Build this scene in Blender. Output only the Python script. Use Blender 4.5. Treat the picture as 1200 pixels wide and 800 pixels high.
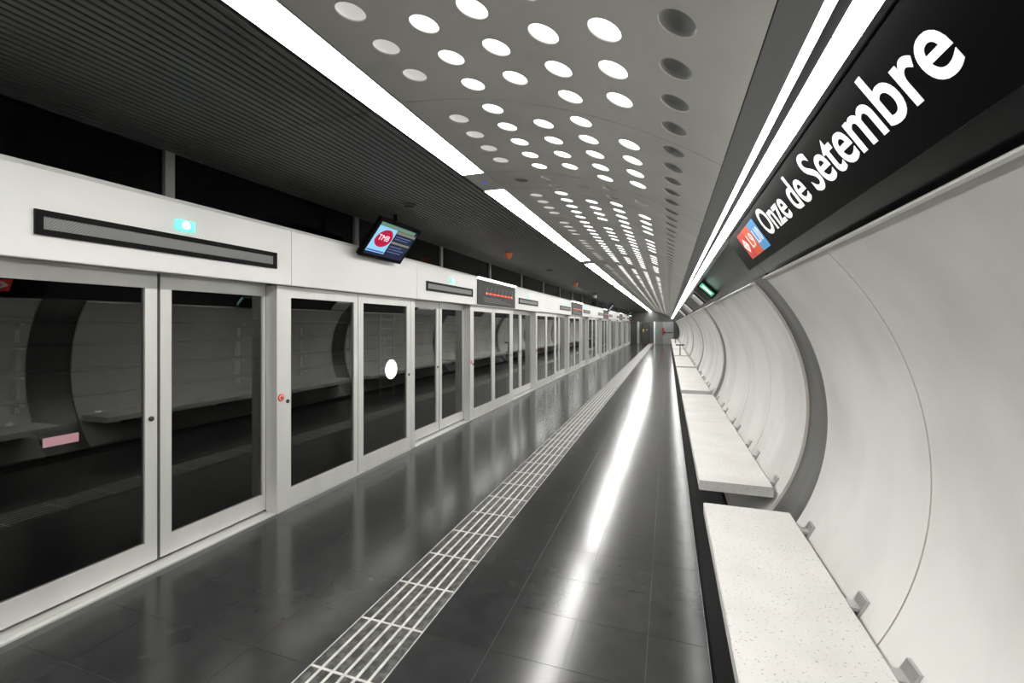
import bpy, math, random
from mathutils import Matrix, Vector
random.seed(7)
for o in list(bpy.data.objects): bpy.data.objects.remove(o)
S = bpy.context.scene
C = S.collection

# ---------------------------------------------------------------- camera, world, exposure
HEYE = 1.7
cam = bpy.data.cameras.new('camera'); camo = bpy.data.objects.new('camera', cam); C.objects.link(camo)
camo.location = (0, 0, HEYE); camo.rotation_euler = (math.pi/2, 0, math.atan(183/525))
cam.sensor_width = 36; cam.lens = 525*36/1200; cam.shift_y = -19/1200
cam.clip_start = .05; cam.clip_end = 200
S.camera = camo
S.view_settings.view_transform = 'Standard'; S.view_settings.look = 'None'
S.view_settings.gamma = 1; S.view_settings.use_curve_mapping = False
S.view_settings.exposure = 0.0
LAMP_L, LAMP_R, PORT = 40.0, 20.0, 2.2          # strengths of the two lamp lines and of the round ceiling lights
S.cycles.use_denoising = True
S.cycles.max_bounces = 10; S.cycles.diffuse_bounces = 6; S.cycles.glossy_bounces = 5; S.cycles.transparent_max_bounces = 12
S.cycles.sample_clamp_indirect = 6
w = bpy.data.worlds.new('world'); S.world = w; w.use_nodes = True
w.node_tree.nodes['Background'].inputs[0].default_value = (.004, .0045, .005, 1)

# ---------------------------------------------------------------- materials
MATS = {}
def mat(name, col=(.5,.5,.5), rough=.5, metal=0., emis=None, es=0., spec=.5, setup=None):
    m = bpy.data.materials.new(name); m.use_nodes = True
    b = m.node_tree.nodes['Principled BSDF']
    b.inputs['Base Color'].default_value = (*col, 1); b.inputs['Roughness'].default_value = rough
    b.inputs['Metallic'].default_value = metal; b.inputs['Specular IOR Level'].default_value = spec
    if emis: b.inputs['Emission Color'].default_value = (*emis, 1); b.inputs['Emission Strength'].default_value = es
    if setup: setup(m.node_tree, b)
    MATS[name] = m
    return m
def noise_col(c0, c1, scale=3., detail=4, stretch=(1,1,1), bump=0., bscale=40., rough=None, specks=None, lo=.35, hi=.65, tilevar=0.):
    def f(nt, b):
        N, L = nt.nodes, nt.links
        tc = N.new('ShaderNodeTexCoord'); geo = N.new('ShaderNodeNewGeometry')
        mp = N.new('ShaderNodeMapping'); mp.inputs['Scale'].default_value = stretch
        L.new(geo.outputs['Position'], mp.inputs[0])
        n = N.new('ShaderNodeTexNoise'); n.inputs['Scale'].default_value = scale; n.inputs['Detail'].default_value = detail
        L.new(mp.outputs[0], n.inputs[0])
        r = N.new('ShaderNodeValToRGB')
        r.color_ramp.elements[0].position = lo; r.color_ramp.elements[1].position = hi
        r.color_ramp.elements[0].color = (*c0, 1); r.color_ramp.elements[1].color = (*c1, 1)
        L.new(n.outputs[0], r.inputs[0]); out = r.outputs[0]
        if specks:
            col, sc, thr = specks
            v = N.new('ShaderNodeTexNoise'); v.inputs['Scale'].default_value = sc; v.inputs['Detail'].default_value = 1
            L.new(geo.outputs['Position'], v.inputs[0])
            vr = N.new('ShaderNodeValToRGB'); vr.color_ramp.elements[0].position = thr; vr.color_ramp.elements[1].position = thr+.04
            L.new(v.outputs[0], vr.inputs[0])
            mx = N.new('ShaderNodeMix'); mx.data_type = 'RGBA'
            L.new(vr.outputs[0], mx.inputs[0]); L.new(out, mx.inputs[6]); mx.inputs[7].default_value = (*col, 1); out = mx.outputs[2]
        if tilevar:
            oi = N.new('ShaderNodeObjectInfo'); mr = N.new('ShaderNodeMapRange')
            mr.inputs[3].default_value = 1-tilevar; mr.inputs[4].default_value = 1+tilevar
            L.new(oi.outputs['Random'], mr.inputs[0])
            mx = N.new('ShaderNodeMix'); mx.data_type = 'RGBA'; mx.blend_type = 'MULTIPLY'; mx.inputs[0].default_value = 1
            L.new(out, mx.inputs[6]); L.new(mr.outputs[0], mx.inputs[7]); out = mx.outputs[2]
        L.new(out, b.inputs['Base Color'])
        if rough:
            mr = N.new('ShaderNodeMapRange'); mr.inputs[1].default_value = .3; mr.inputs[2].default_value = .7
            mr.inputs[3].default_value, mr.inputs[4].default_value = rough
            L.new(n.outputs[0], mr.inputs[0]); L.new(mr.outputs[0], b.inputs['Roughness'])
        if bump:
            n2 = N.new('ShaderNodeTexNoise'); n2.inputs['Scale'].default_value = bscale; n2.inputs['Detail'].default_value = 3
            L.new(geo.outputs['Position'], n2.inputs[0])
            bp = N.new('ShaderNodeBump'); bp.inputs['Strength'].default_value = bump; bp.inputs['Distance'].default_value = .01
            L.new(n2.outputs[0], bp.inputs['Height']); L.new(bp.outputs[0], b.inputs['Normal'])
    return f
mat('granite', rough=.175, spec=.34, setup=noise_col((.023,.0235,.024),(.029,.0295,.030), 7., 1, tilevar=.10))
mat('grout', (.05,.05,.049), .35)
mat('tactile_dark', rough=.45, setup=noise_col((.022,.022,.021),(.15,.15,.145), 22., 5, lo=.42, hi=.78, specks=((.10,.10,.10), 200., .68), tilevar=.2))
mat('inlay_white', rough=.65, setup=noise_col((.44,.435,.41),(.62,.61,.585), 14.))
mat('gutter_black', (.010,.010,.011), .5, spec=.15)
mat('vault', rough=.55, setup=noise_col((.385,.38,.352),(.435,.43,.40), 2.2, 5, bump=.05, bscale=120.))
mat('wall_panel', rough=.42, setup=noise_col((.585,.578,.556),(.74,.732,.71), 1.5, 9, stretch=(1,1,.6), bump=.02, bscale=30., lo=.36, hi=.62))
mat('panel_edge', (.70,.67,.63), .5)
mat('dark_backing', (.012,.012,.012), .7)
mat('steel_rib', rough=.4, metal=.7, setup=noise_col((.15,.15,.15),(.22,.22,.215), 1.5, 4, stretch=(1,6,.7), bump=.01))
mat('steel', (.55,.55,.54), .3, .9)
mat('dark_steel', (.06,.06,.06), .4, .6)
mat('alu', rough=.38, metal=.25, setup=noise_col((.58,.58,.555),(.65,.65,.625), 3., 3, stretch=(1,1,.15)))
mat('alu_grey', (.42,.42,.40), .4, .35)  # darker grey aluminium for rails, beam and housings
mat('mullion_grey', (.16,.16,.155), .4, .3)
mat('trim_white', (.86,.86,.84), .3)
mat('sill', rough=.3, metal=.5, setup=noise_col((.68,.68,.66),(.78,.78,.76), 4., 3, stretch=(8,.4,1)))
mat('header_white', rough=.32, setup=noise_col((.68,.676,.658),(.73,.726,.708), .8, 3))
mat('joint_dark', (.05,.05,.05), .6)
mat('bench_stone', rough=.5, setup=noise_col((.64,.628,.606),(.71,.698,.676), 3., 4, bump=.03, bscale=90., specks=((.36,.35,.33), 95., .67)))
mat('slat', rough=.42, metal=.3, setup=noise_col((.066,.069,.066),(.086,.089,.086), 1.5, 2))
mat('band_dark', (.018,.019,.019), .28, spec=.28)
mat('strip_grey', (.10,.102,.10), .45)
mat('sign_black', (.003,.003,.0033), .3, spec=.04)
mat('frame_black', (.005,.005,.005), .4, spec=.06)
mat('white_print', (.80,.80,.80), .4, emis=(1,1,1), es=.55)  # sign letters and coloured tiles are given a glow of their own
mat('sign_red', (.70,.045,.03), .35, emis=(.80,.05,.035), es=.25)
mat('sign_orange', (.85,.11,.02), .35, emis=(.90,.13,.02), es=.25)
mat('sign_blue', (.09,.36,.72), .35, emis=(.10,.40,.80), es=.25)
mat('lamp_left', (.9,.9,.9), .4, emis=(1,.985,.95), es=LAMP_L)
mat('lamp_right', (.9,.9,.9), .4, emis=(1,.99,.965), es=LAMP_R)
mat('port_bright', (.8,.8,.78), .35, emis=(1,.985,.95), es=PORT)
mat('port_soft', (.62,.61,.585), .35, emis=(1,.975,.93), es=.42)
mat('port_off', (.55,.545,.52), .3)
mat('port_dark', (.20,.20,.194), .3)
mat('led_grey', rough=.5, setup=None, col=(.23,.23,.225))
mat('green_lamp', (.1,.6,.5), .3, emis=(.10,.95,.75), es=1.3)
mat('white_glow', (.8,.8,.8), .3, emis=(.75,1,.97), es=2.0)
mat('bar_glow', (.9,.9,.9), .3, emis=(1,.98,.95), es=2.2)
mat('red_line', (.35,.015,.01), .5, emis=(1,.03,.015), es=.7, spec=.1)  # printed route line, brightened by emission in the material
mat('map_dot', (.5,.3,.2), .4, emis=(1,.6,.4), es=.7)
mat('map_ink', (.20,.21,.20), .5)
mat('map_board', rough=.5, spec=.15, setup=noise_col((.022,.021,.019),(.034,.033,.030), 3., 2, stretch=(1,1,3)))
mat('red_button', (.62,.05,.04), .4); mat('pink_ring', (.75,.32,.28), .4)
mat('siren_orange', (.75,.20,.06), .4)
mat('screen_sky', (.05,.05,.05), .25, emis=(.30,.66,.95), es=.95)
mat('screen_green', (.05,.05,.05), .25, emis=(.20,.40,.29), es=.6)
mat('screen_navy', (.01,.01,.02), .2, emis=(.005,.011,.040), es=1.)
mat('screen_tan', (.05,.05,.05), .25, emis=(.30,.31,.22), es=.6)
mat('screen_row', (.05,.05,.05), .25, emis=(.05,.09,.22), es=1.)
mat('screen_red', (.05,.0,.0), .25, emis=(.48,.003,.05), es=1.)
mat('screen_white', (.05,.05,.05), .25, emis=(.95,.93,1), es=1.1)
mat('screen_blue', (.0,.0,.05), .25, emis=(.06,.10,.45), es=1.)
mat('tunnel_wall', rough=.8, setup=noise_col((.07,.07,.066),(.11,.11,.104), 1.3, 5, bump=.1, bscale=12.))
mat('track_bed', rough=.9, setup=noise_col((.03,.03,.03),(.06,.06,.055), 6., 5))
mat('rail_steel', (.25,.22,.2), .35, .8)
mat('cable_black', (.03,.03,.03), .5)
mat('bracket_grey', (.40,.40,.38), .5, .3)
mat('lamp_white', (.9,.9,.9), .4, emis=(1,.99,.95), es=14.)
mat('lamp_pink', (.9,.5,.55), .4, emis=(1,.50,.58), es=1.6)
mat('end_wall', rough=.5, setup=noise_col((.055,.055,.055),(.075,.075,.074), 1., 3))
mat('end_grey', (.17,.175,.18), .4); mat('end_light', (.27,.28,.285), .4); mat('end_white', (.72,.72,.70), .4)
mat('end_dark', (.035,.033,.03), .4); mat('fire_red', (.30,.02,.03), .4); mat('exit_green', (.02,.25,.13), .4, emis=(.05,.5,.25), es=.25)
mat('exit_glow', (.1,.5,.3), .3, emis=(.10,.45,.22), es=.2)
mat('yellow_mark', (.45,.33,.05), .5)
mat('box_white', (.72,.72,.71), .35)
def glass(name, tint, ior):
    m = bpy.data.materials.new(name); m.use_nodes = True; nt = m.node_tree; nt.nodes.clear(); N, L = nt.nodes, nt.links
    out = N.new('ShaderNodeOutputMaterial'); mx = N.new('ShaderNodeMixShader'); fr = N.new('ShaderNodeFresnel'); fr.inputs[0].default_value = ior
    # two surfaces of the pane: R = 2r/(1+r)
    a_ = N.new('ShaderNodeMath'); a_.operation = 'ADD'; a_.inputs[1].default_value = 1; d_ = N.new('ShaderNodeMath'); d_.operation = 'DIVIDE'; m2 = N.new('ShaderNodeMath'); m2.operation = 'MULTIPLY'; m2.inputs[1].default_value = 2
    L.new(fr.outputs[0], a_.inputs[0]); L.new(fr.outputs[0], m2.inputs[0]); L.new(m2.outputs[0], d_.inputs[0]); L.new(a_.outputs[0], d_.inputs[1])
    t = N.new('ShaderNodeBsdfTransparent'); t.inputs[0].default_value = (*tint, 1)
    g = N.new('ShaderNodeBsdfGlossy'); g.inputs['Roughness'].default_value = .015; g.inputs[0].default_value = (.95,.97,.95,1)
    L.new(d_.outputs[0], mx.inputs[0]); L.new(t.outputs[0], mx.inputs[1]); L.new(g.outputs[0], mx.inputs[2]); L.new(mx.outputs[0], out.inputs[0])
    MATS[name] = m
def clear(name, tint):
    m = bpy.data.materials.new(name); m.use_nodes = True; nt = m.node_tree; nt.nodes.clear()
    out = nt.nodes.new('ShaderNodeOutputMaterial'); t = nt.nodes.new('ShaderNodeBsdfTransparent'); t.inputs[0].default_value = (*tint, 1)
    nt.links.new(t.outputs[0], out.inputs[0]); MATS[name] = m
glass('door_glass', (.28,.30,.285), 1.52); clear('glass_back', (.97,.97,.97))
glass('dark_glass', (.10,.10,.10), 1.22)
# fine dot matrix of the LED displays
def _led(m):
    nt = m.node_tree; N, L = nt.nodes, nt.links; b = N['Principled BSDF']
    geo = N.new('ShaderNodeNewGeometry'); ck = N.new('ShaderNodeTexChecker'); ck.inputs['Scale'].default_value = 120
    ck.inputs[1].default_value = (.20,.20,.195,1); ck.inputs[2].default_value = (.11,.11,.108,1)
    L.new(geo.outputs['Position'], ck.inputs[0]); L.new(ck.outputs[0], b.inputs['Base Color'])
_led(MATS['led_grey'])

# ---------------------------------------------------------------- mesh helpers
class MB:
    def __init__(s): s.v = []; s.f = []; s.mi = []; s.mats = []; s.sm = []
    def m(s, name):
        if name not in s.mats: s.mats.append(name)
        return s.mats.index(name)
    def add(s, vs, fs, mt, smooth=False):
        o = len(s.v); s.v += [tuple(p) for p in vs]; k = s.m(mt)
        for f in fs: s.f.append(tuple(i+o for i in f)); s.mi.append(k); s.sm.append(smooth)
        return s
    def box(s, x0, x1, y0, y1, z0, z1, mt):
        return s.add([(x0,y0,z0),(x1,y0,z0),(x1,y1,z0),(x0,y1,z0),(x0,y0,z1),(x1,y0,z1),(x1,y1,z1),(x0,y1,z1)],
                     [(0,3,2,1),(4,5,6,7),(0,1,5,4),(1,2,6,5),(2,3,7,6),(3,0,4,7)], mt)
    def bev(s, x0, x1, y0, y1, z0, z1, mt, b=.004):   # box with all edges chamfered
        P = []
        for sx in (0,1):
            for sy in (0,1):
                for sz in (0,1):
                    X, Y, Z = (x0,x1)[sx], (y0,y1)[sy], (z0,z1)[sz]; dx, dy, dz = (b,-b)[sx], (b,-b)[sy], (b,-b)[sz]
                    P += [(X,Y+dy,Z+dz),(X+dx,Y,Z+dz),(X+dx,Y+dy,Z)]
        I = lambda sx,sy,sz,k: ((sx*2+sy)*2+sz)*3+k
        F = []
        for q in (0,1):
            F.append([I(q,0,0,0),I(q,0,1,0),I(q,1,1,0),I(q,1,0,0)][::1 if q==0 else -1])
            F.append([I(0,q,0,1),I(1,q,0,1),I(1,q,1,1),I(0,q,1,1)][::1 if q==0 else -1])
            F.append([I(0,0,q,2),I(0,1,q,2),I(1,1,q,2),I(1,0,q,2)][::1 if q==0 else -1])
        for a in (0,1):
            for c in (0,1):
                F.append([I(a,c,0,0),I(a,c,1,0),I(a,c,1,1),I(a,c,0,1)][::-1 if a==c else 1])
                F.append([I(a,0,c,0),I(a,0,c,2),I(a,1,c,2),I(a,1,c,0)][::-1 if a==c else 1])
                F.append([I(0,a,c,1),I(1,a,c,1),I(1,a,c,2),I(0,a,c,2)][::-1 if a==c else 1])
                for e in (0,1):
                    F.append([I(a,c,e,0),I(a,c,e,1),I(a,c,e,2)][::1 if (a+c+e)%2==0 else -1])
        return s.add(P, F, mt)
    def prism(s, prof, y0, y1, mt, smooth=False):   # closed (x,z) profile extruded along y
        n = len(prof); vs = [(x,y0,z) for x,z in prof]+[(x,y1,z) for x,z in prof]
        fs = [(i,(i+1)%n,n+(i+1)%n,n+i) for i in range(n)]
        s.add(vs, fs, mt, smooth); s.add(vs[:n], [tuple(range(n))[::-1]], mt); return s.add(vs[n:], [tuple(range(n))], mt)
    def tube(s, p, q, r, mt, n=12, r2=None, caps=True):
        p, q = Vector(p), Vector(q); d = (q-p).normalized(); a = d.orthogonal().normalized(); b = d.cross(a); r2 = r if r2 is None else r2
        vs = []
        for c, rr in ((p,r),(q,r2)):
            vs += [c+(a*math.cos(2*math.pi*i/n)+b*math.sin(2*math.pi*i/n))*rr for i in range(n)]
        s.add(vs, [(i,(i+1)%n,n+(i+1)%n,n+i) for i in range(n)], mt, True)
        if caps: s.add(vs[:n], [tuple(range(n))[::-1]], mt); s.add(vs[n:], [tuple(range(n))], mt)
        return s
    def lathe(s, prof, mt, n=24, smooth=True, mtx=None):   # (r,z) about local z
        vs = []; fs = []
        for r, z in prof: vs += [Vector((r*math.cos(2*math.pi*i/n), r*math.sin(2*math.pi*i/n), z)) for i in range(n)]
        for j in range(len(prof)-1):
            for i in range(n): fs.append((j*n+i, j*n+(i+1)%n, (j+1)*n+(i+1)%n, (j+1)*n+i))
        if mtx: vs = [mtx @ v for v in vs]
        return s.add(vs, fs, mt, smooth)
    def grid(s, us, vs, mask, d0, d1, mt, to):   # welded solid over the marked cells of a grid; to(u,v,d) -> xyz
        ids = {}; P = []; F = []
        def vid(i,j,k):
            if (i,j,k) not in ids: ids[(i,j,k)] = len(P); P.append(to(us[i], vs[j], (d0,d1)[k]))
            return ids[(i,j,k)]
        nu, nv = len(us)-1, len(vs)-1
        on = lambda i,j: 0<=i<nu and 0<=j<nv and mask(i,j)
        for i in range(nu):
            for j in range(nv):
                if not on(i,j): continue
                F.append((vid(i,j,1),vid(i+1,j,1),vid(i+1,j+1,1),vid(i,j+1,1)))
                F.append((vid(i,j,0),vid(i,j+1,0),vid(i+1,j+1,0),vid(i+1,j,0)))
                if not on(i,j-1): F.append((vid(i,j,0),vid(i+1,j,0),vid(i+1,j,1),vid(i,j,1)))
                if not on(i,j+1): F.append((vid(i+1,j+1,0),vid(i,j+1,0),vid(i,j+1,1),vid(i+1,j+1,1)))
                if not on(i-1,j): F.append((vid(i,j+1,0),vid(i,j,0),vid(i,j,1),vid(i,j+1,1)))
                if not on(i+1,j): F.append((vid(i+1,j,0),vid(i+1,j+1,0),vid(i+1,j+1,1),vid(i+1,j,1)))
        return s.add(P, F, mt)
    def mesh(s, name):
        me = bpy.data.meshes.new(name); me.from_pydata(s.v, [], s.f); me.update()
        for n in s.mats: me.materials.append(MATS[n])
        me.polygons.foreach_set('material_index', s.mi); me.polygons.foreach_set('use_smooth', s.sm)
        return me
def put(name, me, parent=None, loc=(0,0,0), mtx=None):
    if isinstance(me, MB): me = me.mesh(name)
    o = bpy.data.objects.new(name, me); C.objects.link(o)
    if mtx is not None: o.matrix_world = mtx
    else: o.location = loc
    if parent: o.parent = parent
    return o
def tag(o, label, cat, group=None):
    o['label'] = label; o['category'] = cat
    if group: o['group'] = group
    return o
def struct(o, label=None, cat=None):
    o['kind'] = 'structure'
    if label: o['label'] = label
    if cat: o['category'] = cat
    return o
def thing(name, label, cat, loc=(0,0,0), group=None): return tag(put(name, None, None, loc), label, cat, group)
ORD = ['nearest','second','third','fourth','fifth','sixth','seventh','eighth','ninth','tenth','eleventh','twelfth','thirteenth','fourteenth','fifteenth','sixteenth','seventeenth','eighteenth','nineteenth','twentieth']
def frame_mask(nu, nv): return lambda i,j: i in (0, nu-1) or j in (0, nv-1)

# ---------------------------------------------------------------- layout
YB, YE = -4.36, 43.5
RIB0, RIBP, RIBW, NP = 3.43, 5.35, .47, 1.22
ribs = [(RIB0+RIBP*k, RIB0+RIBP*k+RIBW) for k in range(-1, 8)]
panels = [-4.36, -3.14]                                      # y of every wall and vault panel's near edge
for k in range(-1, 8):
    for i in range(4):
        y = RIB0+RIBP*k+RIBW+NP*i
        if y+NP <= YE+.02: panels.append(y)
last = max(max(panels)+NP, ribs[-1][1])
DOOR0, DOORP = 2.2, 4.17
doors = [DOOR0+DOORP*k for k in range(-1, 10)]               # door centres
XH, XF, XD = -3.25, -3.33, -3.45                             # fascia, fixed screen and sliding leaf planes
ZC = 2.97                                                    # ceiling height at the lamp line

# ---------------------------------------------------------------- floor
T = .392; TY0 = 1.785; GX0, GX1 = -1.69, -1.28
fl = struct(put('floor', MB().box(-3.50, .20, YB, YE+.02, -.20, -.0012, 'grout')), 'dark polished granite platform floor', 'floor')
cols = [(GX0-T*i-T, GX0-T*i) for i in range(4)] + [(GX1+T*i, GX1+T*i+T) for i in range(3)]
cols = [(max(a,-3.335), b) for a,b in cols] + [(GX1+3*T, .20)]
g = .0012
tm = {}
rest = MB(); n_t = 0
y = TY0-T*3; row = 0
yrow = TY0-T*int((TY0-YB)/T)
while yrow+T < YE+.1:
    y1 = min(yrow+T, YE)
    for ci, (a, b) in enumerate(cols):
        if yrow > .55 and n_t < 296:
            if ci not in tm: tm[ci] = MB().box(0, b-a-2*g, 0, T-2*g, -.012, 0, 'granite').mesh('floor_tile')
            put('floor_tile', tm[ci], fl, (a+g, yrow+g, 0)); n_t += 1
        else: rest.box(a+g, b-g, yrow+g, y1-g, -.012, 0, 'granite')
    yrow += T
r = put('floor_tile_field', rest, fl); r['kind'] = 'stuff'
# strip of tactile tiles: dark stone with raised white inlay bars
gw = GX1-GX0
tbase = MB().box(.001, gw-.001, .001, T-.001, -.012, .0005, 'tactile_dark').mesh('tactile_tile')
us = [0, .005]
for i in range(5):
    c_ = gw*(i+1)/6; us += [c_-.0075, c_+.0075]
us += [gw-.005, gw]
vs = [0, .006, T-.006, T]
tinl = MB().grid(us, vs, lambda i,j: i%2==0 or j!=1, .0, .004, 'inlay_white', lambda u,v,d:(u,v,d)).mesh('white_inlay')
yrow = TY0-T*int((TY0-.4)/T)
while yrow+T < YE:
    t = put('tactile_tile', tbase, fl, (GX0, yrow, 0)); put('white_inlay', tinl, t); yrow += T
# gutter under the benches
struct(put('trim_1', MB().box(.20, .75, YB, YE, -.06, -.035, 'gutter_black').box(.195, .2, YB, YE, -.06, -.001, 'steel')), 'black gutter along the foot of the curved wall', 'gutter')

# ---------------------------------------------------------------- right wall: curved panels, steel ribs
WC = (-.42848, 1.07816); WR = 1.40762
A_TOP = math.atan2(2.02-WC[1], .617-WC[0]); A_BOT = math.asin((.04-WC[1])/WR)
def wp(a, r=WR): return (WC[0]+r*math.cos(a), WC[1]+r*math.sin(a))
def arc_prism(r0, r1, a0, a1, n=36):
    return [wp(a0+(a1-a0)*i/n, r0) for i in range(n+1)], [wp(a0+(a1-a0)*i/n, r1) for i in range(n+1)]
def curved(r0, r1, y0, y1, mf, me_, a0=A_TOP, a1=A_BOT, n=40):
    b = MB(); fi, bo = arc_prism(r0, r1, a0, a1, n)
    m_ = n+1
    vs = [(x,y0,z) for x,z in fi]+[(x,y1,z) for x,z in fi]
    b.add(vs, [(i, i+1, m_+i+1, m_+i) for i in range(n)], mf, True)
    vs = [(x,y0,z) for x,z in bo]+[(x,y1,z) for x,z in bo]
    b.add(vs, [(i, m_+i, m_+i+1, i+1) for i in range(n)], me_, True)
    for y, fl_ in ((y0,1),(y1,-1)):
        vs = [(x,y,z) for x,z in fi]+[(x,y,z) for x,z in bo]
        b.add(vs, [(i, m_+i, m_+i+1, i+1)[::fl_] for i in range(n)], me_)
    for k_ in (0, n):
        b.add([(fi[k_][0],y0,fi[k_][1]),(fi[k_][0],y1,fi[k_][1]),(bo[k_][0],y1,bo[k_][1]),(bo[k_][0],y0,bo[k_][1])], [(0,1,2,3) if k_==0 else (3,2,1,0)], me_)
    return b
wall = struct(put('wall_right', curved(WR+.10, WR+.14, YB, YE, 'dark_backing', 'dark_backing', A_TOP-.01, A_BOT)), 'curved right wall of pale panels with recessed steel ribs', 'wall')
wpm = curved(WR, WR+.035, .005, NP-.005, 'wall_panel', 'panel_edge').mesh('wall_panel')
xt, zt = wp(A_TOP, WR-.004)
trim = MB().prism([(xt-.014,zt-.002),(xt+.014,zt-.002),(xt+.014,zt+.011),(xt-.006,zt+.011)], .003, NP-.003, 'trim_white').mesh('edge_trim')
for y in panels:
    p = put('wall_panel', wpm, wall, (0,y,0)); put('edge_trim', trim, p)
rbm = curved(WR+.020, WR+.034, .001, RIBW-.001, 'steel_rib', 'dark_backing', A_TOP+.01).mesh('steel_rib')
for y0, y1 in ribs: put('steel_rib', rbm, wall, (0,y0,0))

# ---------------------------------------------------------------- vault
VC = (-1.5868, -.27385); VR = 3.2454
VA0 = math.atan2(2.97038-VC[1], -1.4998-VC[0])
def vpt(s, r=VR): a = VA0-s/VR; return (VC[0]+r*math.cos(a), VC[1]+r*math.sin(a))
HS = [.305, .583, .846, 1.097, 1.350, 1.598]; HR = .060
SB = [.066, .444, .7145, .9715, 1.2235, 1.474, 1.72, 1.838]
Y5 = [.11+.238*i for i in range(5)]; Y4 = [.245+.24*i for i in range(4)]
vault = put('ceiling', None); struct(vault, 'grey vaulted ceiling pierced by rows of round lights', 'ceiling')
bk = MB(); n = 24
pts = [vpt(SB[0]+(SB[-1]-SB[0])*i/n, VR+.07) for i in range(n+1)]
bk.add([(x,YB,z) for x,z in pts]+[(x,YE,z) for x,z in pts], [(i,n+1+i,n+2+i,i+1) for i in range(n)], 'dark_backing', True)
put('vault_backing', bk, vault)
def vault_panel(L, ys_of):
    b = MB(); nrm = []
    def sv(s, y, r=VR): x, z = vpt(s, r); return (x, y, z)
    g_ = .003
    for c_ in range(len(SB)-1):
        s0, s1 = SB[c_], SB[c_+1]
        ys = ys_of[c_] if c_ < len(HS) else []
        if not ys:
            q = 3
            for i in range(q):
                a, d = s0+(s1-s0)*i/q, s0+(s1-s0)*(i+1)/q
                b.add([sv(a,g_),sv(d,g_),sv(d,L-g_),sv(a,L-g_)], [(0,1,2,3)], 'vault', True)
            continue
        yb = [g_]+[(ys[i]+ys[i+1])/2 for i in range(len(ys)-1)]+[L-g_]
        for k, yc in enumerate(ys):
            sc_ = HS[c_]; y0, y1 = yb[k], yb[k+1]
            angs = [2*math.pi*i/24 for i in range(24)]
            angs += [math.atan2(yy-yc, ss-sc_) % (2*math.pi) for ss in (s0,s1) for yy in (y0,y1)]
            angs = sorted(angs); m_ = len(angs); inn = []; out = []; low = []
            for a in angs:
                ca, sa = math.cos(a), math.sin(a)
                inn.append(sv(sc_+HR*ca, yc+HR*sa)); low.append(sv(sc_+HR*ca, yc+HR*sa, VR+.007))
                tt = min([((s1-sc_) if ca>0 else (s0-sc_))/ca if abs(ca)>1e-9 else 9, ((y1-yc) if sa>0 else (y0-yc))/sa if abs(sa)>1e-9 else 9])
                out.append(sv(sc_+tt*ca, yc+tt*sa))
            b.add(inn+out, [(i, m_+i, m_+(i+1)%m_, (i+1)%m_)[::1] for i in range(m_)], 'vault', True)
            b.add(inn+low, [(i,(i+1)%m_, m_+(i+1)%m_, m_+i)[::1] for i in range(m_)], 'vault', False)
    for yy, fl_ in ((g_,1),(L-g_,-1)):     # panel edges
        n_ = 20; e = [SB[0]+(SB[-1]-SB[0])*i/n_ for i in range(n_+1)]
        b.add([sv(s,yy) for s in e]+[sv(s,yy,VR+.03) for s in e], [(i,i+1,n_+2+i,n_+1+i)[::fl_] for i in range(n_)], 'vault')
    me = b.mesh('vault_panel')
    # the panel's smooth faces take the exact normals of the cylinder, facing down into the hall
    flip = []
    cen = Vector((VC[0],0,VC[1])); nl = []
    for p in me.polygons:
        inward = cen-p.center; inward.y = 0
        if p.use_smooth and p.normal.dot(inward) < 0: flip.append(p.index)
    if flip:
        import bmesh
        bm = bmesh.new(); bm.from_mesh(me); bm.faces.ensure_lookup_table()
        bmesh.ops.reverse_faces(bm, faces=[bm.faces[i] for i in flip]); bm.to_mesh(me); bm.free()
    for p in me.polygons:
        for li in p.loop_indices:
            if p.use_smooth:
                d = cen-me.vertices[me.loops[li].vertex_index].co; d.y = 0; nl.append(d.normalized())
            else: nl.append(p.normal.copy())
    me.normals_split_custom_set(nl)
    return me
full_ys = [Y4, Y5, Y4, Y5, Y4, Y5]
gap_ys = [[.235], [.115,.355], [.235], [.115,.355], [.235], [.115,.355]]
vp_full, vp_gap = vault_panel(NP, full_ys), vault_panel(RIBW, gap_ys)
dome = [(HR*.985,0),(HR*.95,.003),(HR*.85,.006),(HR*.6,.010),(HR*.3,.012),(.001,.0125)]
def dome_mesh(m_): 
    b = MB().lathe([(HR*1.02,-.001)]+dome, m_, 24); return b.mesh('round_light')
domes = {m_: dome_mesh(m_) for m_ in ('port_bright','port_soft','port_off','port_dark')}
far = MB(); n_h = 0
def hole_mtx(s, y):
    a = VA0-s/VR; x, z = vpt(s, VR+.0055); nz = Vector((math.cos(a),0,math.sin(a))); yy = Vector((0,1,0)); xx = yy.cross(nz)
    return Matrix(((xx.x,yy.x,nz.x,x),(xx.y,yy.y,nz.y,y),(xx.z,yy.z,nz.z,z),(0,0,0,1)))
vlist = sorted([(y,'f') for y in panels]+[(a,'g') for a,b in ribs])
for y, k in vlist:
    pan = put('vault_panel', vp_full if k=='f' else vp_gap, vault, (0,y,0))
    for c_, ys in enumerate(full_ys if k=='f' else gap_ys):
        for yh in ys:
            if k == 'g': m_ = 'port_dark' if c_ in (0,5) else 'port_off'
            else: m_ = ('port_soft','port_bright','port_bright','port_bright','port_bright','port_dark')[c_]
            M = hole_mtx(HS[c_], yh)
            if y+yh > .75 and n_h < 298:
                o = put('round_light', domes[m_], pan); o.matrix_local = M; n_h += 1
            elif y+yh > 0:
                M2 = Matrix.Translation((0,y,0)) @ M
                far.lathe([(HR*1.02,-.001),(HR*.85,.006),(.001,.0125)], m_, 14, mtx=M2)
o = put('round_light_field', far, vault); o['kind'] = 'stuff'
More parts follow.
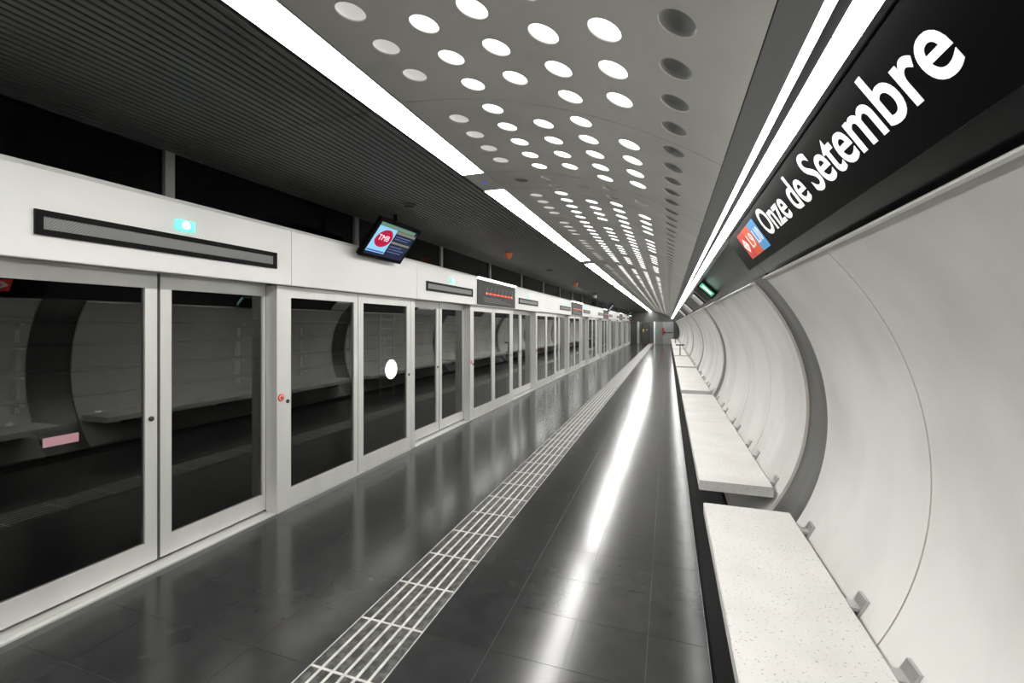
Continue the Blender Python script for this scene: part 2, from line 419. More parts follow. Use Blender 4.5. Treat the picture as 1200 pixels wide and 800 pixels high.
# shallow capping strip where the vault meets the last wall
if last < YE:
    b = MB(); n = 16; pts = [vpt(SB[0]+(SB[-1]-SB[0])*i/n) for i in range(n+1)]
    b.add([(x,last,z) for x,z in pts]+[(x,YE,z) for x,z in pts], [(i,i+1,n+2+i,n+1+i) for i in range(n)], 'vault', True)
    put('end_strip', b, vault)
    put('end_strip', curved(WR, WR+.035, last+.003, YE, 'steel_rib', 'panel_edge'), wall)

# ---------------------------------------------------------------- slatted ceiling over the platform edge
sl = struct(put('ceiling', MB().box(-3.56, -1.42, YB, YE, 3.06, 3.09, 'dark_backing')), 'flat ceiling of dark grey metal slats above the doors', 'ceiling')
PITCH = .053; NS = 35; SEG = 6.0
smesh = {}
ysegs = [(YB, 2.235)]+[(2.235+SEG*i, min(2.235+SEG*(i+1), YE)) for i in range(7)]
for i in range(NS):
    x = -1.672-PITCH*i
    for y0, y1 in ysegs:
        L = round(y1-y0-.006, 3)
        if L not in smesh:
            smesh[L] = MB().prism([(-.037,.0),(-.034,-.003),(-.003,-.003),(0,0),(0,.022),(-.037,.022)], 0, L, 'slat').mesh('slat')
        put('slat', smesh[L], sl, (x, y0+.003, ZC-.002))

# ---------------------------------------------------------------- lamp line on the left of the vault
LX0, LX1 = -1.640, -1.438
spans = []
e = [-4.36]+[v for a,b in ribs for v in (a,b)]+[YE]
spans = [(e[i], e[i+1]) for i in range(0, len(e), 2)]
k = 0
for y0, y1 in spans:
    if y1-y0 < .3: continue
    lab = 'bright lamp strip between slatted ceiling and vault, partly behind the camera' if k < 1 else None
    t = thing('lamp_strip', lab or f'{ORD[k-1]} bright white lamp strip between slatted ceiling and vault', 'lamp', (0,y0,0), 'lamp strips along the vault')
    L = y1-y0
    put('diffuser', MB().box(LX0+.006, LX1-.006, .006, L-.006, ZC-.006, ZC+.006, 'lamp_left'), t)
    put('housing', MB().grid([LX0, LX0+.005, LX1-.005, LX1], [0,.005,L-.005,L], frame_mask(3,3), ZC-.008, ZC+.05, 'alu_grey', lambda u,v,d:(u,v,d))
        .box(LX0, LX1, 0, L, ZC+.05, ZC+.056, 'alu_grey'), t)
    k += 1
for i, (y0, y1) in enumerate(ribs):
    c_ = put('lamp_gap_cover', MB().box(LX0, LX1, y0+.004, y1-.004, ZC-.004, ZC+.03, 'vault'), vault)
    put('sensor_lens', MB().lathe([(.02,0),(.018,-.008),(.008,-.013),(.001,-.014)], 'screen_blue', 12, mtx=Matrix.Translation((-1.53,(y0+y1)/2,ZC-.004))), c_)

# ---------------------------------------------------------------- band with the right lamp line
P_A, P_B, P_C, P_D, P_E = (.23,2.415), (.296,2.350), (.311,2.334), (.331,2.315), (.365,2.280)
P_E2, P_F = (.402,2.277), (.655,2.030)
def plate(b, p, q, y0, y1, th, mt, off=0.):
    dx, dz = q[0]-p[0], q[1]-p[1]; L = math.hypot(dx,dz); nx, nz = -dz/L, dx/L      # away from the hall (up-right)
    if nx+nz < 0: nx, nz = -nx, -nz
    P = [(p[0]+nx*off,p[1]+nz*off),(q[0]+nx*off,q[1]+nz*off),(q[0]+nx*(off+th),q[1]+nz*(off+th)),(p[0]+nx*(off+th),p[1]+nz*(off+th))]
    return b.prism(P, y0, y1, mt)
b = MB()
plate(b, P_A, P_B, YB, YE, .02, 'strip_grey')
plate(b, P_C, P_D, YB, YE, .02, 'band_dark', .004)
plate(b, P_B, P_E, YB, YE, .01, 'dark_backing', .035)
band = struct(put('trim_2', b), 'grey lamp channel between vault and black band', 'trim')
ib = [YB]+[a for a,bb in ribs]+[YE]
for i in range(len(ib)-1):
    b = MB(); plate(b, P_E2, P_F, ib[i]+.002, ib[i+1]-.002, .012, 'band_dark'); b2 = put('band_panel', b, band)
b = MB(); plate(b, P_E, P_E2, YB, YE, .02, 'band_dark'); put('band_lip', b, band)
k = 0; y = -3.93
while y < YE-.3:
    y1 = min(y+2.53, YE-.01)
    t = thing('tube_lamp', (f'{ORD[k-1]} white tube lamp from the front, along top of the black band' if 1<=k<=len(ORD) else 'white tube lamp overhead behind the camera, along the black band'), 'lamp', (0,y,0), 'tube lamps above the black band')
    L = y1-y
    b = MB(); pr = []
    for i_ in range(9):
        f_ = i_/8; bl = .016*math.sin(math.pi*f_)
        pr.append((P_D[0]+(P_E[0]-P_D[0])*f_-.7*bl, P_D[1]+(P_E[1]-P_D[1])*f_-.715*bl))
    b.prism(pr[::-1], .004, L-.004, 'lamp_right'); put('wide_diffuser', b, t)
    b = MB(); plate(b, P_B, P_C, .004, L-.004, .006, 'lamp_right', .003); put('narrow_strip', b, t)  # narrow emissive strip beside the wide diffuser
    y = y1; k += 1

# ---------------------------------------------------------------- station name sign
SD = Vector((.534,0,-.8455)); SN = Vector((-.8455,0,-.534)); SO = Vector((.40,0,2.245))
def sign_m(t_, y, off): 
    o_ = SO+SD*(.1667*t_)+SN*off; ux = Vector((0,-1,0)); uy = -SD
    return Matrix(((ux.x,uy.x,SN.x,o_.x),(ux.y,uy.y,SN.y,o_.y+y),(ux.z,uy.z,SN.z,o_.z),(0,0,0,1)))
sg = thing('station_name_sign', 'long black station sign reading Onze de Setembre in white letters', 'sign')
b = MB(); b.bev(0, 3.36-.30, -.1667*1.27, .1667*.19, -.014, 0, 'sign_black', .002)
bo = put('board', b, sg, mtx=sign_m(0, 3.36, 0)); bo.parent = sg
def text_mesh(body, mt, depth=.0012, weight=700):
    cu = bpy.data.curves.new('t', 'FONT'); cu.body = body; cu.size = 1; cu.extrude = 0; cu.resolution_u = 6; cu.offset = TOFF
    try: cu.font.character_weight = weight
    except Exception: pass
    ob = bpy.data.objects.new('t', cu); C.objects.link(ob)
    dg = bpy.context.evaluated_depsgraph_get(); dg.update()
    me = bpy.data.meshes.new_from_object(ob.evaluated_get(dg))
    bpy.data.objects.remove(ob)
    me.materials.clear(); me.materials.append(MATS[mt])
    return me
TOFF = .014
def xr(me): xs = [v.co.x for v in me.vertices]; ys = [v.co.y for v in me.vertices]; return min(xs), max(xs), min(ys), max(ys)
def solidify(me, sx, sy, depth):   # scale a flat letter and give it real thickness
    import bmesh
    bm = bmesh.new(); bm.from_mesh(me); bmesh.ops.remove_doubles(bm, verts=bm.verts, dist=1e-5)
    for v in bm.verts: v.co.x *= sx; v.co.y *= sy; v.co.z = 0
    for f in bm.faces:
        f.normal_update()
        if f.normal.z < 0: f.normal_flip()
    ret = bmesh.ops.extrude_face_region(bm, geom=bm.faces[:])
    for v in ret['geom']:
        if isinstance(v, bmesh.types.BMVert): v.co.z += depth
    bmesh.ops.recalc_face_normals(bm, faces=bm.faces[:])
    for f in bm.faces: f.smooth = False
    bm.to_mesh(me); bm.free(); return me
def set_text(body, mt, parent, t_base, y_start, y_end, cap, name='letter'):
    bar = xr(text_mesh('|', mt))[1]
    adv = [xr(text_mesh(body[:i]+'|', mt))[1]-bar if i else 0 for i in range(len(body))]
    total = xr(text_mesh(body, mt)); capm = xr(text_mesh('H', mt)); 
    sx = (y_start-y_end)/(total[1]-total[0]); sy = cap/(capm[3]-capm[2])
    for ch, a in zip(body, adv):
        if ch == ' ': continue
        me = solidify(text_mesh(ch, mt), sx, sy, .0012)
        put(name, me, parent, mtx=sign_m(t_base, y_start-(a-total[0])*sx, .0))
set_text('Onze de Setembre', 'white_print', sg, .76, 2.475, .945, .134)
def sq(y_left, mt, name):
    return put(name, MB().box(0, .1667, -.1667, 0, 0, .001, mt), sg, mtx=sign_m(.0, y_left, 0))
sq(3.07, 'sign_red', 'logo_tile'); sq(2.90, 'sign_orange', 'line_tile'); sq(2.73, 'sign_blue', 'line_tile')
b = MB(); w_ = .062; h_ = .048; r_ = .55
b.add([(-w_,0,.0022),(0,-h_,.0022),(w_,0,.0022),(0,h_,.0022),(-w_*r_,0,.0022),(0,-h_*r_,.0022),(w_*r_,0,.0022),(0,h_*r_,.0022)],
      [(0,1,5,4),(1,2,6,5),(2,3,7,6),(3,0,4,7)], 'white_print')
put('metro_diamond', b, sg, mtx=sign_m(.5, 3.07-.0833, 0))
TOFF = .0
def small_text(body, t_base, y0, y1, cap, nm):
    me = text_mesh(body, 'white_print'); x0, x1, z0, z1 = xr(me); hh = xr(text_mesh('H','white_print'))
    me = solidify(me, (y0-y1)/(x1-x0), cap/(hh[3]-hh[2]), .001); put(nm, me, sg, mtx=sign_m(t_base, y0+x0*(y0-y1)/(x1-x0), .0012))
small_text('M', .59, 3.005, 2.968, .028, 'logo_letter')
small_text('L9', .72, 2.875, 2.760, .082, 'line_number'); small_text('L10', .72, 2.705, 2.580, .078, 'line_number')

# exit sign and further boxes along the band
def band_pt(f, off): 
    x = P_E2[0]+(P_F[0]-P_E2[0])*f; z = P_E2[1]+(P_F[1]-P_E2[1])*f; return (x-.70*off, z-.715*off)
def band_box(y0, y1, f0, f1, th, mt):
    a, b_ = band_pt(f0,0), band_pt(f1,0); c_, d = band_pt(f1,th), band_pt(f0,th)
    return MB().prism([a,b_,c_,d], y0, y1, mt)
t = thing('exit_sign', 'black box sign with green lit face on the dark band', 'sign')
put('sign_box', band_box(6.10, 6.85, .04, .72, .10, 'frame_black'), t)
a, b_ = band_pt(.10,.03), band_pt(.66,.03); c_, d = band_pt(.66,.085), band_pt(.10,.085)
put('green_face', MB().prism([a,b_,c_,d], 6.094, 6.10, 'exit_glow'), t)
a, b_ = band_pt(.18,.05), band_pt(.58,.05); c_, d = band_pt(.58,.066), band_pt(.18,.066)
put('white_lettering', MB().prism([a,b_,c_,d], 6.090, 6.094, 'white_glow'), t)
for (y0,y1,f0,f1,lab) in ((8.3,8.75,.10,.74,'small white box behind the exit sign, on dark band'),(12.2,13.6,.05,.80,'larger white box farther along the dark band'),(17.0,18.0,.05,.85,'farthest white box at the end of the dark band')):
    t = thing('white_box', lab, 'sign', (0,0,0)); put('box_body', band_box(y0,y1,f0,f1,.06,'box_white'), t); put('back_frame', band_box(y0-.03,y1+.03,f0-.04,f1+.04,.02,'frame_black'), t)  # plain white boxes with black frames behind them

# ---------------------------------------------------------------- benches
BX0, BX1, BZ, BT = .235, .768, .45, .078
bc = .006
prof = [(BX0+bc,BZ),(BX0,BZ-bc),(BX0,BZ-BT+bc),(BX0+bc,BZ-BT),(BX1-bc,BZ-BT),(BX1,BZ-BT+bc),(BX1,BZ-bc),(BX1-bc,BZ)][::-1]
zb = BZ-.02; xw = WC[0]+math.sqrt(WR**2-(zb-WC[1])**2)
br = MB().box(BX1-.03, xw+.004, -.035, .035, BZ-.030, BZ-.014, 'steel')
def wz(z, r): return WC[0]+math.sqrt(r*r-(z-WC[1])**2)
q0, q1 = BZ-.075, BZ+.026
br.add([(wz(q,r_),yy,q) for r_ in (WR-.012, WR+.002) for q in (q0,q1) for yy in (-.045,.045)],
       [(0,1,3,2),(4,6,7,5),(0,4,5,1),(2,3,7,6),(1,5,7,3),(0,2,6,4)], 'steel')
brm = br.mesh('wall_bracket')
arm = MB().prism([(.36,BZ-BT),(.42,BZ-BT-.06),(.70,BZ-BT-.12),(.775,BZ-BT-.12),(.775,BZ-BT)], -.012, .012, 'dark_steel').mesh('support_arm')
bspans = []
for i in range(len(ribs)):
    a = ribs[i][1]; bnd = ribs[i+1][0] if i+1 < len(ribs) else YE-.1
    if bnd-a > 3: bspans += [(a+.02, a+2*NP-.004), (a+2*NP+.004, bnd-.0)]
    elif bnd-a > .6: bspans.append((a+.02, bnd))
bmesh_c = {}
k = 0
for y0, y1 in bspans:
    L = round(y1-y0, 3)
    if y1 < 1.5: lab = 'white stone bench slab closest to the camera, mostly out of frame'
    elif y0 < 1.5: lab = 'large speckled white stone bench slab in the right foreground'; k = 0
    else:
        k += 1; lab = f'white stone bench slab, {ORD[k]} one from the foreground along the curved wall'
    t = thing('bench_slab', lab, 'bench', (0,y0,0), 'stone bench slabs along the curved wall')
    if L not in bmesh_c: bmesh_c[L] = MB().prism(prof, 0, L, 'bench_stone').mesh('seat_slab')
    put('seat_slab', bmesh_c[L], t)
    for yy in (.22, 1.0, 1.44, 2.22):
        if yy < L-.1: put('wall_bracket', brm, t, (0,yy,0))
    for yy in (.45, L-.45): put('support_arm', arm, t, (0,yy,0))
for y, lab in ((20.0,'T-shaped steel rail standing on the bench row, nearer one'),(33.2,'T-shaped steel rail standing on the bench row, farther one')):
    t = thing('bench_rail', lab, 'rail', (.47,y,BZ))
    put('post', MB().box(-.02,.02,-.012,.012,0,.40,'dark_steel'), t); put('crossbar', MB().bev(-.17,.17,-.03,.03,.40,.455,'dark_steel',.006), t); put('foot_plate', MB().box(-.05,.05,-.04,.04,0,.008,'dark_steel'), t)

# ---------------------------------------------------------------- platform screen: sliding doors, fixed glass units, fascia
tox = lambda x_: (lambda u,v,d: (x_+d, u, v))
def pane(y0, y1, z0, z1, xf, th=.012, mt='door_glass'):
    b = MB(); b.add([(xf,y0,z0),(xf,y1,z0),(xf,y1,z1),(xf,y0,z1)], [(0,1,2,3)], mt)
    b.add([(xf-th,y0,z0),(xf-th,y1,z0),(xf-th,y1,z1),(xf-th,y0,z1),(xf,y0,z0),(xf,y1,z0),(xf,y1,z1),(xf,y0,z1)],
          [(3,2,1,0),(0,1,5,4),(1,2,6,5),(2,3,7,6),(3,0,4,7)], 'glass_back')
    return b
def key_lock(xf, y, z):
    M = Matrix.Translation((xf,y,z)) @ Matrix.Rotation(math.pi/2,4,'Y')
    return MB().lathe([(.018,0),(.018,.008),(.014,.011),(.001,.011)], 'dark_steel', 14, mtx=M)
LW = .905
def leaf(sgn):
    o0, o1, o2, o3 = .011, .088, .872, LW           # offsets from the door centre
    us = [o0,o1,o2,o3] if sgn > 0 else [-o3,-o2,-o1,-o0]
    return MB().grid(us, [.03,.172,1.962,2.12], frame_mask(3,3), -.045, 0, 'alu', tox(XD)), (us[1], us[2])
leaf_l, gl = leaf(-1); leaf_r, gr = leaf(1)
ml, mr_ = leaf_l.mesh('leaf'), leaf_r.mesh('leaf')
pl_, pr_ = pane(gl[0]-.005, gl[1]+.005, .167, 1.967, XD-.018).mesh('glass_pane'), pane(gr[0]-.005, gr[1]+.005, .167, 1.967, XD-.018).mesh('glass_pane')
seal = MB().box(XD-.03, XD-.006, -.009, .009, .03, 2.12, 'joint_dark').mesh('rubber_seal')
sill = MB()
zs_ = [XF-.0, XF-.05, XF-.054, XF-.125]
sill.box(XF-.05, XF+.0, -.903, .903, -.01, .010, 'sill'); sill = sill.mesh('threshold')
sill2 = MB().box(XF-.16, XF-.054, -.903, .903, -.01, .010, 'sill').mesh('threshold')
lockm = key_lock(XD, -.051, 1.04).mesh('key_lock')
btn = MB(); M = Matrix.Translation((XF+.012,.948,1.044)) @ Matrix.Rotation(math.pi/2,4,'Y')
btn.lathe([(.034,0),(.034,.006),(.026,.008)], 'red_button', 20, mtx=M); btn.lathe([(.026,.008),(.014,.009)], 'pink_ring', 20, mtx=M); btn.lathe([(.014,.009),(.013,.013),(.001,.014)], 'red_button', 20, mtx=M)
btn = btn.mesh('stop_button')
post = MB().bev(XF-.118, XF+.012, .905, .992, 0, 2.06, 'alu', .003).mesh('post')
jamb = MB().bev(XF-.118, XF, 3.140, 3.245, 0, 2.06, 'alu', .003).mesh('jamb')
def fixed_panel(y0, y1, g0, g1):
    f = MB().grid([y0,g0,g1,y1], [.022,.182,1.957,2.058], frame_mask(3,3), -.05, 0, 'alu', tox(XF))
    return f.mesh('panel_frame'), pane(g0-.005, g1+.005, .177, 1.962, XF-.016).mesh('glass_pane')
fa, fap = fixed_panel(.998, 2.028, 1.075, 1.967); fb, fbp = fixed_panel(2.040, 3.132, 2.130, 3.047)
base = MB().box(XF-.06, XF+.004, .998, 3.14, -.01, .020, 'sill').mesh('base_strip')
lockf = key_lock(XF, 1.035, .998).mesh('key_lock'); lockg = key_lock(XF, 3.09, 1.03).mesh('key_lock')
def fascia_mesh(y0, y1):
    x, z0, z1 = XH, 2.062, 2.588
    return MB().prism([(x,z0+.006),(x,z1-.03),(x-.02,z1),(x-.17,z1),(x-.17,z0+.03),(x-.012,z0+.03),(x-.012,z0),(x-.004,z0)][::-1], y0, y1, 'header_white').mesh('fascia_skin')
fas_d, fas_f = fascia_mesh(-.997, .997), fascia_mesh(1.003, DOORP-1.003)
lip = MB().box(XH-.17, XH-.013, -1.0, DOORP-1.0, 2.063, 2.09, 'alu_grey')
led_f = MB().grid([-.76,-.725,.795,.83], [2.195,2.228,2.300,2.333], frame_mask(3,3), 0, .016, 'frame_black', tox(XH+.0005)).mesh('display_frame')
led_s = MB().box(XH+.0005, XH+.008, -.725, .795, 2.228, 2.300, 'led_grey').mesh('dot_matrix')
gl_b = MB().bev(XH, XH+.02, -.025, .108, 2.368, 2.442, 'green_lamp', .006).mesh('lamp_body')
gl_l = MB().lathe([(.028,0),(.024,.008),(.012,.012),(.001,.013)], 'white_glow', 16, mtx=Matrix.Translation((XH+.02,.042,2.408)) @ Matrix.Rotation(math.pi/2,4,'Y')).mesh('lamp_lens')
def line_map(y0):
    t = thing('line_map_sign', '', 'sign', (0,y0,0), 'line map signs on the white fascia')
    a0, a1 = 1.04, DOORP-1.04
    put('board', MB().bev(XH+.0005, XH+.012, a0, a1, 2.078, 2.535, 'map_board', .003), t)
    put('glow_bar', MB().bev(XH+.0005, XH+.05, a0, a1, 2.538, 2.580, 'bar_glow', .008), t)  # white bar above each map, its brightness put in as emission
    yl0, yl1 = a0+.42, a1-.22
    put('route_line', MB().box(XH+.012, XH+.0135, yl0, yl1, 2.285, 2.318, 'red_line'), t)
    for i in range(8):
        yy = yl0+(yl1-yl0)*i/7
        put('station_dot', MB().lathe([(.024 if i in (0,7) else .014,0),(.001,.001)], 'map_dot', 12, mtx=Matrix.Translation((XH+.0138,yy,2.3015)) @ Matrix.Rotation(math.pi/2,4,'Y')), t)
        b = MB(); b.add([(XH+.0135,yy,2.335),(XH+.0135,yy+.012,2.335),(XH+.0135,yy+.09,2.44),(XH+.0135,yy+.078,2.44)], [(0,1,2,3)], 'map_ink'); put('station_name', b, t)
    b = MB()
    for i in range(3): 
        put('printed_line', MB().box(XH+.012, XH+.0132, a0+.3, a1-.3-.3*i, 2.14+.035*i, 2.148+.035*i, 'map_ink'), t)
    return t
n_door = len(doors)
nm = 0
for i, yc in enumerate(doors):
    q = ORD[i-1] if i > 0 else None
    grp = 'platform screen doors'
    if i >= 1:
        t = thing('sliding_door', f'{q} pair of sliding glass doors with aluminium frames, counting from the camera', 'door', (0,yc,0), grp)
        a = put('leaf', ml, t); put('glass_pane', pl_, a); put('key_lock', lockm, a)
        a = put('leaf', mr_, t); put('glass_pane', pr_, a)
        put('rubber_seal', seal, t); put('threshold', sill, t); put('threshold', sill2, t)
        f = thing('fascia_panel', f'white fascia panel above the {q} sliding door pair', 'panel', (0,yc,0), 'white fascia panels')
        put('fascia_skin', fas_d, f)
        d = thing('led_display', f'long black dot-matrix display above the {q} sliding door pair', 'display', (0,yc,0), 'dot-matrix displays'); put('display_frame', led_f, d); put('dot_matrix', led_s, d)
        d = thing('door_indicator', f'small turquoise indicator lamp over the {q} sliding door pair', 'lamp', (0,yc,0), 'turquoise indicator lamps'); put('lamp_body', gl_b, d); put('lamp_lens', gl_l, d)
    if yc+DOORP-1 < YE+1.0:
        qq = q or 'hidden'
        wd = f'fixed glass screen unit just beyond the {q} sliding door pair' if q else 'fixed glass screen unit beside the camera, before the nearest doors'
        t = thing('glass_screen', wd, 'screen', (0,yc,0), 'fixed glass screen units')
        put('post', post, t); put('jamb', jamb, t); put('stop_button', btn, t); put('base_strip', base, t)
        a = put('panel_frame', fa, t); put('glass_pane', fap, a); put('key_lock', lockf, a)
        a = put('panel_frame', fb, t); put('glass_pane', fbp, a); put('key_lock', lockg, a)
        f = thing('fascia_panel', f'white fascia panel beyond the {q} sliding door pair' if q else 'white fascia panel beside the camera, before the nearest doors', 'panel', (0,yc,0), 'white fascia panels')
        put('fascia_skin', fas_f, f)
        if i >= 2 and i % 2 == 0:
            m_ = line_map(yc); m_['label'] = f'{("nearest","second","third","fourth","farthest")[nm]} black line map with a red route line, on the white fascia'; nm += 1
struct(put('trim_3', MB().box(XH-.17, XH-.013, YB, YE, 2.091, 2.10, 'alu_grey').box(XH-.29, XH-.165, YB, YE, 2.07, 2.60, 'alu_grey')), 'aluminium beam carrying the white fascia', 'trim')

# clerestory of dark glass between fascia and slatted ceiling
XC = -3.47
mulm = MB().bev(XC-.03, XC+.035, -.035, .035, 2.60, ZC+.02, 'mullion_grey', .004).mesh('mullion')
PB = DOORP/2
y = DOOR0+.07-PB*3; k = 1
panem = pane(.035, PB-.035, 2.62, ZC+.08, XC, .01, 'dark_glass').mesh('pane')
railm = MB().box(XC-.04, XC+.045, .035, PB-.035, 2.588, 2.632, 'alu_grey').mesh('rail')
while y < YE:
    wdw = struct(put(f'window_{k}', mulm, None, (0,y,0)), 'black glass clerestory bay above the white fascia', 'window')
    put('pane', panem, wdw); put('rail', railm, wdw); y += PB; k += 1

# ---------------------------------------------------------------- hanging screens
def monitor(y0, lab):
    W, Hh = .80, .505
    top = Vector((-2.85,0,2.841)); bot = Vector((-3.154,0,2.457)); up = (top-bot).normalized(); nrm = Vector((0,1,0)).cross(up)
    if nrm.x < 0: nrm = -nrm
    # local x = +Y (left to right as seen from the platform), local y = up, local z = out of the screen
    ux = Vector((0,1,0)); 
    M = Matrix(((ux.x,up.x,nrm.x,bot.x),(ux.y,up.y,nrm.y,y0),(ux.z,up.z,nrm.z,bot.z),(0,0,0,1)))
    Hh = (top-bot).length
    t = tag(put('monitor', None, None, mtx=M), lab, 'monitor', 'hanging information monitors')
    put('case', MB().bev(0, W, 0, Hh, -.05, 0, 'frame_black', .006), t)
    s_ = put('screen', MB().box(.045, W-.045, .045, Hh-.04, 0, .001, 'screen_navy'), t)
    def rect(x0,x1,y0_,y1_,mt,nm_,z=.0016): return put(nm_, MB().box(x0,x1,y0_,y1_,.001,z,mt), s_)
    x0, x1, z0, z1 = .045, W-.045, .045, Hh-.04
    sp = x0+(x1-x0)*.46
    rect(x0, sp, z0+.035, z1-.045, 'screen_sky', 'advert'); rect(x0, x1-.05, z1-.045, z1, 'screen_green', 'title_bar')
    rect(x0+.01, sp-.01, z0+.045, z0+.062, 'screen_blue', 'caption', .002)
    rect(sp+.01, x1, z1-.085, z1-.05, 'screen_tan', 'row_bar'); rect(sp+.01, x1, z0+.19, z0+.215, 'screen_tan', 'row_bar')
    for j, zz in enumerate((z0+.28, z0+.25, z0+.145, z0+.11, z0+.075)): rect(sp+.03, x1-.06-.03*(j%3), zz, zz+.014, 'screen_row', 'text_row')
    cx, cz = (x0+sp)/2+.01, z0+.225; rr = .118
    put('disc', MB().lathe([(rr,.002),(.001,.0022)], 'screen_red', 32, mtx=Matrix.Translation((cx,cz,0)) @ Matrix.Diagonal((1.22,.98,1,1))), s_)
    b = MB(); n_ = 22      # pale swoosh round the disc's upper left
    ps = [(cx+rr*1.22*math.cos(a), cz+rr*1.0*math.sin(a), cx+rr*1.22*(1.0-.12*math.sin(math.pi*i_/n_))*math.cos(a)+.003, cz+rr*(1.0-.10*math.sin(math.pi*i_/n_))*math.sin(a)-.006) for i_, a in ((i_, math.radians(75+130*i_/n_)) for i_ in range(n_+1))]
    b.add([(p[0],p[1],.0027) for p in ps]+[(p[2],p[3],.0027) for p in ps], [(i_,i_+1,n_+2+i_,n_+1+i_) for i_ in range(n_)], 'screen_sky'); put('swoosh', b, s_)
    me = text_mesh('TMB', 'screen_white'); a0,a1,b0,b1 = xr(me); me = solidify(me, .19/(a1-a0), .066/(b1-b0), .0005)
    put('logo_text', me, s_, (cx-.095-a0*.19/(a1-a0), cz-.030, .0028))
    Mi = M.inverted(); pw = M @ Vector((W*.5,Hh*.8,-.06)); put('mount_arm', MB().tube(Mi @ pw, Mi @ Vector((pw.x,pw.y,ZC-.004)),.022,'frame_black').box(W*.5-.08,W*.5+.08,Hh*.45,Hh*.75,-.075,-.05,'frame_black'), t)
    return t
monitor(4.016, 'monitor nearest the camera, showing a red TMB disc, hung over fascia')
monitor(24.9, 'second hanging monitor, seen edge-on far down the platform'); monitor(37.9, 'farthest hanging monitor near the end wall')

# ---------------------------------------------------------------- small ceiling fittings
def disc(x, y, lab):
    t = thing('ceiling_speaker', lab, 'speaker', (x,y,ZC-.005), 'flat ceiling speakers')
    put('rim', MB().lathe([(.075,0),(.075,-.012),(.06,-.016)], 'dark_steel', 20), t); put('grille', MB().lathe([(.06,-.016),(.03,-.012),(.001,-.011)], 'frame_black', 20), t)
disc(-2.56, 4.08, 'round black speaker in the slats nearest the lamp gap'); disc(-2.565, 9.97, 'round black speaker in the slats farther down the platform')
def siren(x, y, lab):
    t = thing('alarm_beacon', lab, 'alarm', (x,y,ZC-.005), 'orange alarm beacons')
    put('base', MB().lathe([(.07,0),(.07,-.02),(.055,-.03)], 'siren_orange', 20), t); put('dome', MB().lathe([(.055,-.03),(.055,-.06),(.04,-.09),(.02,-.105),(.001,-.108)], 'siren_orange', 20), t)
siren(-2.64, 7.39, 'orange alarm beacon under the slats, nearer one'); siren(-2.59, 13.22, 'orange alarm beacon under the slats, farther one')
t = thing('security_camera', 'small pale camera hanging from the slatted ceiling far along', 'camera', (-2.7,17.6,ZC-.005))
put('stem', MB().tube((0,0,0),(0,0,-.09),.02,'dark_steel'), t); put('body', MB().bev(-.05,.05,-.12,.12,-.20,-.09,'header_white',.012), t); put('ceiling_plate', MB().bev(-.11,.11,-.11,.11,-.012,0,'dark_steel',.003), t)

# ---------------------------------------------------------------- end wall
we = struct(put('wall_end', MB().box(-3.6, 1.2, YE, YE+.1, -.2, 3.3, 'end_wall')), 'dark end wall of the platform', 'wall')
d = struct(put('door_1', MB().box(-1.12, -.50, YE-.04, YE, .0, 2.02, 'end_grey')), 'grey door leaf in the end wall', 'door')
put('door_frame', MB().box(-1.27, -1.12, YE-.05, YE, 0, 2.04, 'end_white'), d); put('exit_plate', MB().box(-1.02,-.88,YE-.05,YE-.04,1.02,1.3,'exit_green'), d)
d = struct(put('door_2', MB().box(-.48, .47, YE-.04, YE, 0, 2.02, 'end_light')), 'pale grey emergency door with a black push bar', 'door')
put('push_bar', MB().box(-.34,.42,YE-.12,YE-.09,1.0,1.06,'frame_black').box(-.36,-.30,YE-.12,YE-.04,.92,1.16,'frame_black'), d)
d = struct(put('door_3', MB().box(-2.54, -2.28, YE-.04, YE, 0, 2.02, 'end_grey')), 'narrow grey door in the end wall', 'door')
put('door_frame', MB().box(-2.74,-2.54,YE-.05,YE,0,2.03,'end_white'), d)
put('door_handle', MB().box(-2.5,-2.44,YE-.09,YE-.04,.95,1.25,'frame_black'), d)
t = thing('equipment_cabinet', 'dark tall equipment cabinet standing before the end wall', 'cabinet', (-1.92,42.9,0))
put('body', MB().bev(-.36,.36,-.2,.5,.0,2.03,'end_dark',.01), t); put('warning_plate', MB().box(-.30,-.16,-.206,-.2,1.1,1.35,'yellow_mark'), t); put('door_panel', MB().bev(-.34,.34,-.204,-.19,.06,1.97,'end_dark',.003), t); put('label_plate', MB().box(.0,.16,-.207,-.204,1.25,1.33,'end_light'), t)
t = thing('fire_cabinet', 'narrow red fire equipment box on the end wall', 'box', (-.45,YE-.06,.8)); put('body', MB().bev(-.1,.1,-.1,-.0,0,.66,'fire_red',.006), t); put('door_panel', MB().box(-.085,.085,-.104,-.1,.02,.64,'fire_red'), t)
struct(put('wall_back', MB().box(-3.6, 1.2, YB-.1, YB, -.2, 3.3, 'end_wall')), 'dark wall behind the camera', 'wall')

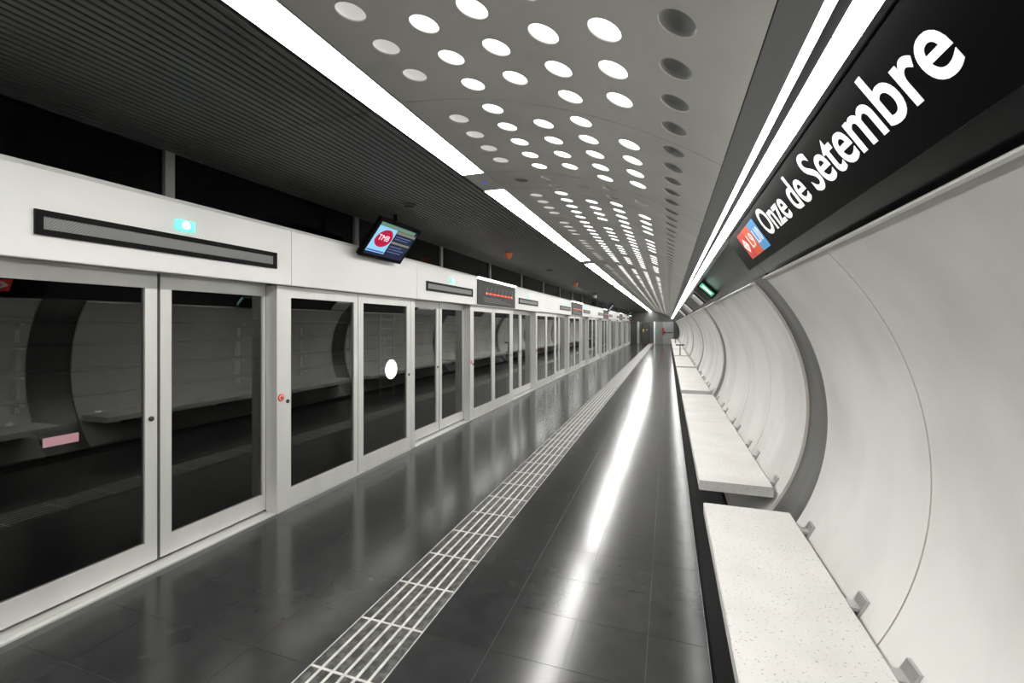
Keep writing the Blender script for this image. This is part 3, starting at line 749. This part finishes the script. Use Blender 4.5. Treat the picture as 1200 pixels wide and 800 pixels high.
# ---------------------------------------------------------------- track tunnel behind the glass
TX = -6.35
b = MB(); n = 20; pr = []
for i in range(n+1):
    a = math.radians(-48+100*i/n); pr.append((TX+2.6-2.6*math.cos(a), 1.0+2.6*math.sin(a)))
pr = pr+[(-3.9,3.35),(-3.45,3.35)]
m_ = len(pr)
b.add([(x,YB,z) for x,z in pr]+[(x,YE,z) for x,z in pr], [(i,i+1,m_+i+1,m_+i) for i in range(m_-1)], 'tunnel_wall', True)
struct(put('wall_tunnel', b), 'rough grey tunnel wall behind the platform doors', 'wall')
struct(put('floor_track', MB().box(-6.2, -3.5, YB, YE, -1.15, -1.0, 'track_bed').box(-3.56,-3.5,YB,YE,-1.0,-.02,'tunnel_wall')), 'dark track bed behind the platform doors', 'floor')
for x, lab in ((-4.15,'steel running rail nearer the platform, behind the glass'),(-5.58,'steel running rail farther from the platform, behind the glass')):
    tag(put('running_rail', MB().prism([(-.07,0),(-.07,.012),(-.012,.03),(-.012,.11),(-.035,.12),(-.035,.15),(.035,.15),(.035,.12),(.012,.11),(.012,.03),(.07,.012),(.07,0)][::-1], YB, YE, 'rail_steel'), None, (x,0,-1.0)), lab, 'rail', 'running rails')
def tw(z): return TX+2.6-math.sqrt(2.6**2-(z-1.0)**2)
for z, lab in ((1.75,'uppermost black cable along the tunnel wall'),(1.50,'second black cable from the top on the tunnel wall'),(1.20,'third black cable from the top on the tunnel wall'),(.92,'lowest black cable along the tunnel wall')):
    tag(put('wall_cable', MB().tube((tw(z)+.10,YB+.05,z),(tw(z)+.10,YE-.05,z),.028,'cable_black',8)), lab, 'cable', 'tunnel wall cables')
cbm = MB().box(tw(1.3)-.0, tw(1.3)+.07, -.02, .02, .80, 1.85, 'bracket_grey')
for z in (1.75,1.5,1.2,.92): cbm.box(tw(1.3)+.06, tw(1.3)+.16, -.02, .02, z-.05, z-.03, 'bracket_grey')
cbm = cbm.mesh('cable_bracket'); y = 1.4
while y < 16: tag(put('cable_bracket', cbm, None, (0,y,0)), 'grey cable bracket on the tunnel wall behind the doors', 'bracket', 'tunnel cable brackets'); y += 1.25
# service ladder and work lamp seen through the second fixed pane
t = thing('service_ladder', 'grey ladder on the tunnel wall behind the second fixed pane', 'ladder', (TX+.30,8.70,0))
for dy in (-.26,.26): put('stile', MB().box(-.02,.02,dy-.02,dy+.02,.1,1.95,'bracket_grey'), t)
for i in range(8): put('rung', MB().tube((0,-.26,.3+.22*i),(0,.26,.3+.22*i),.014,'bracket_grey',8), t)
t = thing('work_lamp', 'glaring white work lamp in the tunnel behind the glass', 'lamp', (TX+.40,8.72,.46))
put('housing', MB().lathe([(.001,-.06),(.20,-.06),(.24,-.02),(.24,.0),(.22,.0)],'bracket_grey',20, mtx=Matrix.Translation((0,0,.24)) @ Matrix.Rotation(math.pi/2,4,'Y')), t); put('lens', MB().lathe([(.22,0),(.20,.02),(.12,.035),(.001,.04)],'lamp_white',20, mtx=Matrix.Translation((0,0,.24)) @ Matrix.Rotation(math.pi/2,4,'Y')), t)
t = thing('tunnel_light', 'pink glowing light box low behind the nearest left door', 'lamp', (TX+.22,2.93,.42))
put('housing', MB().bev(-.06,0,-.15,.16,0,.11,'frame_black',.01), t); put('lens', MB().bev(0,.012,-.145,.155,.006,.104,'lamp_pink',.004), t)
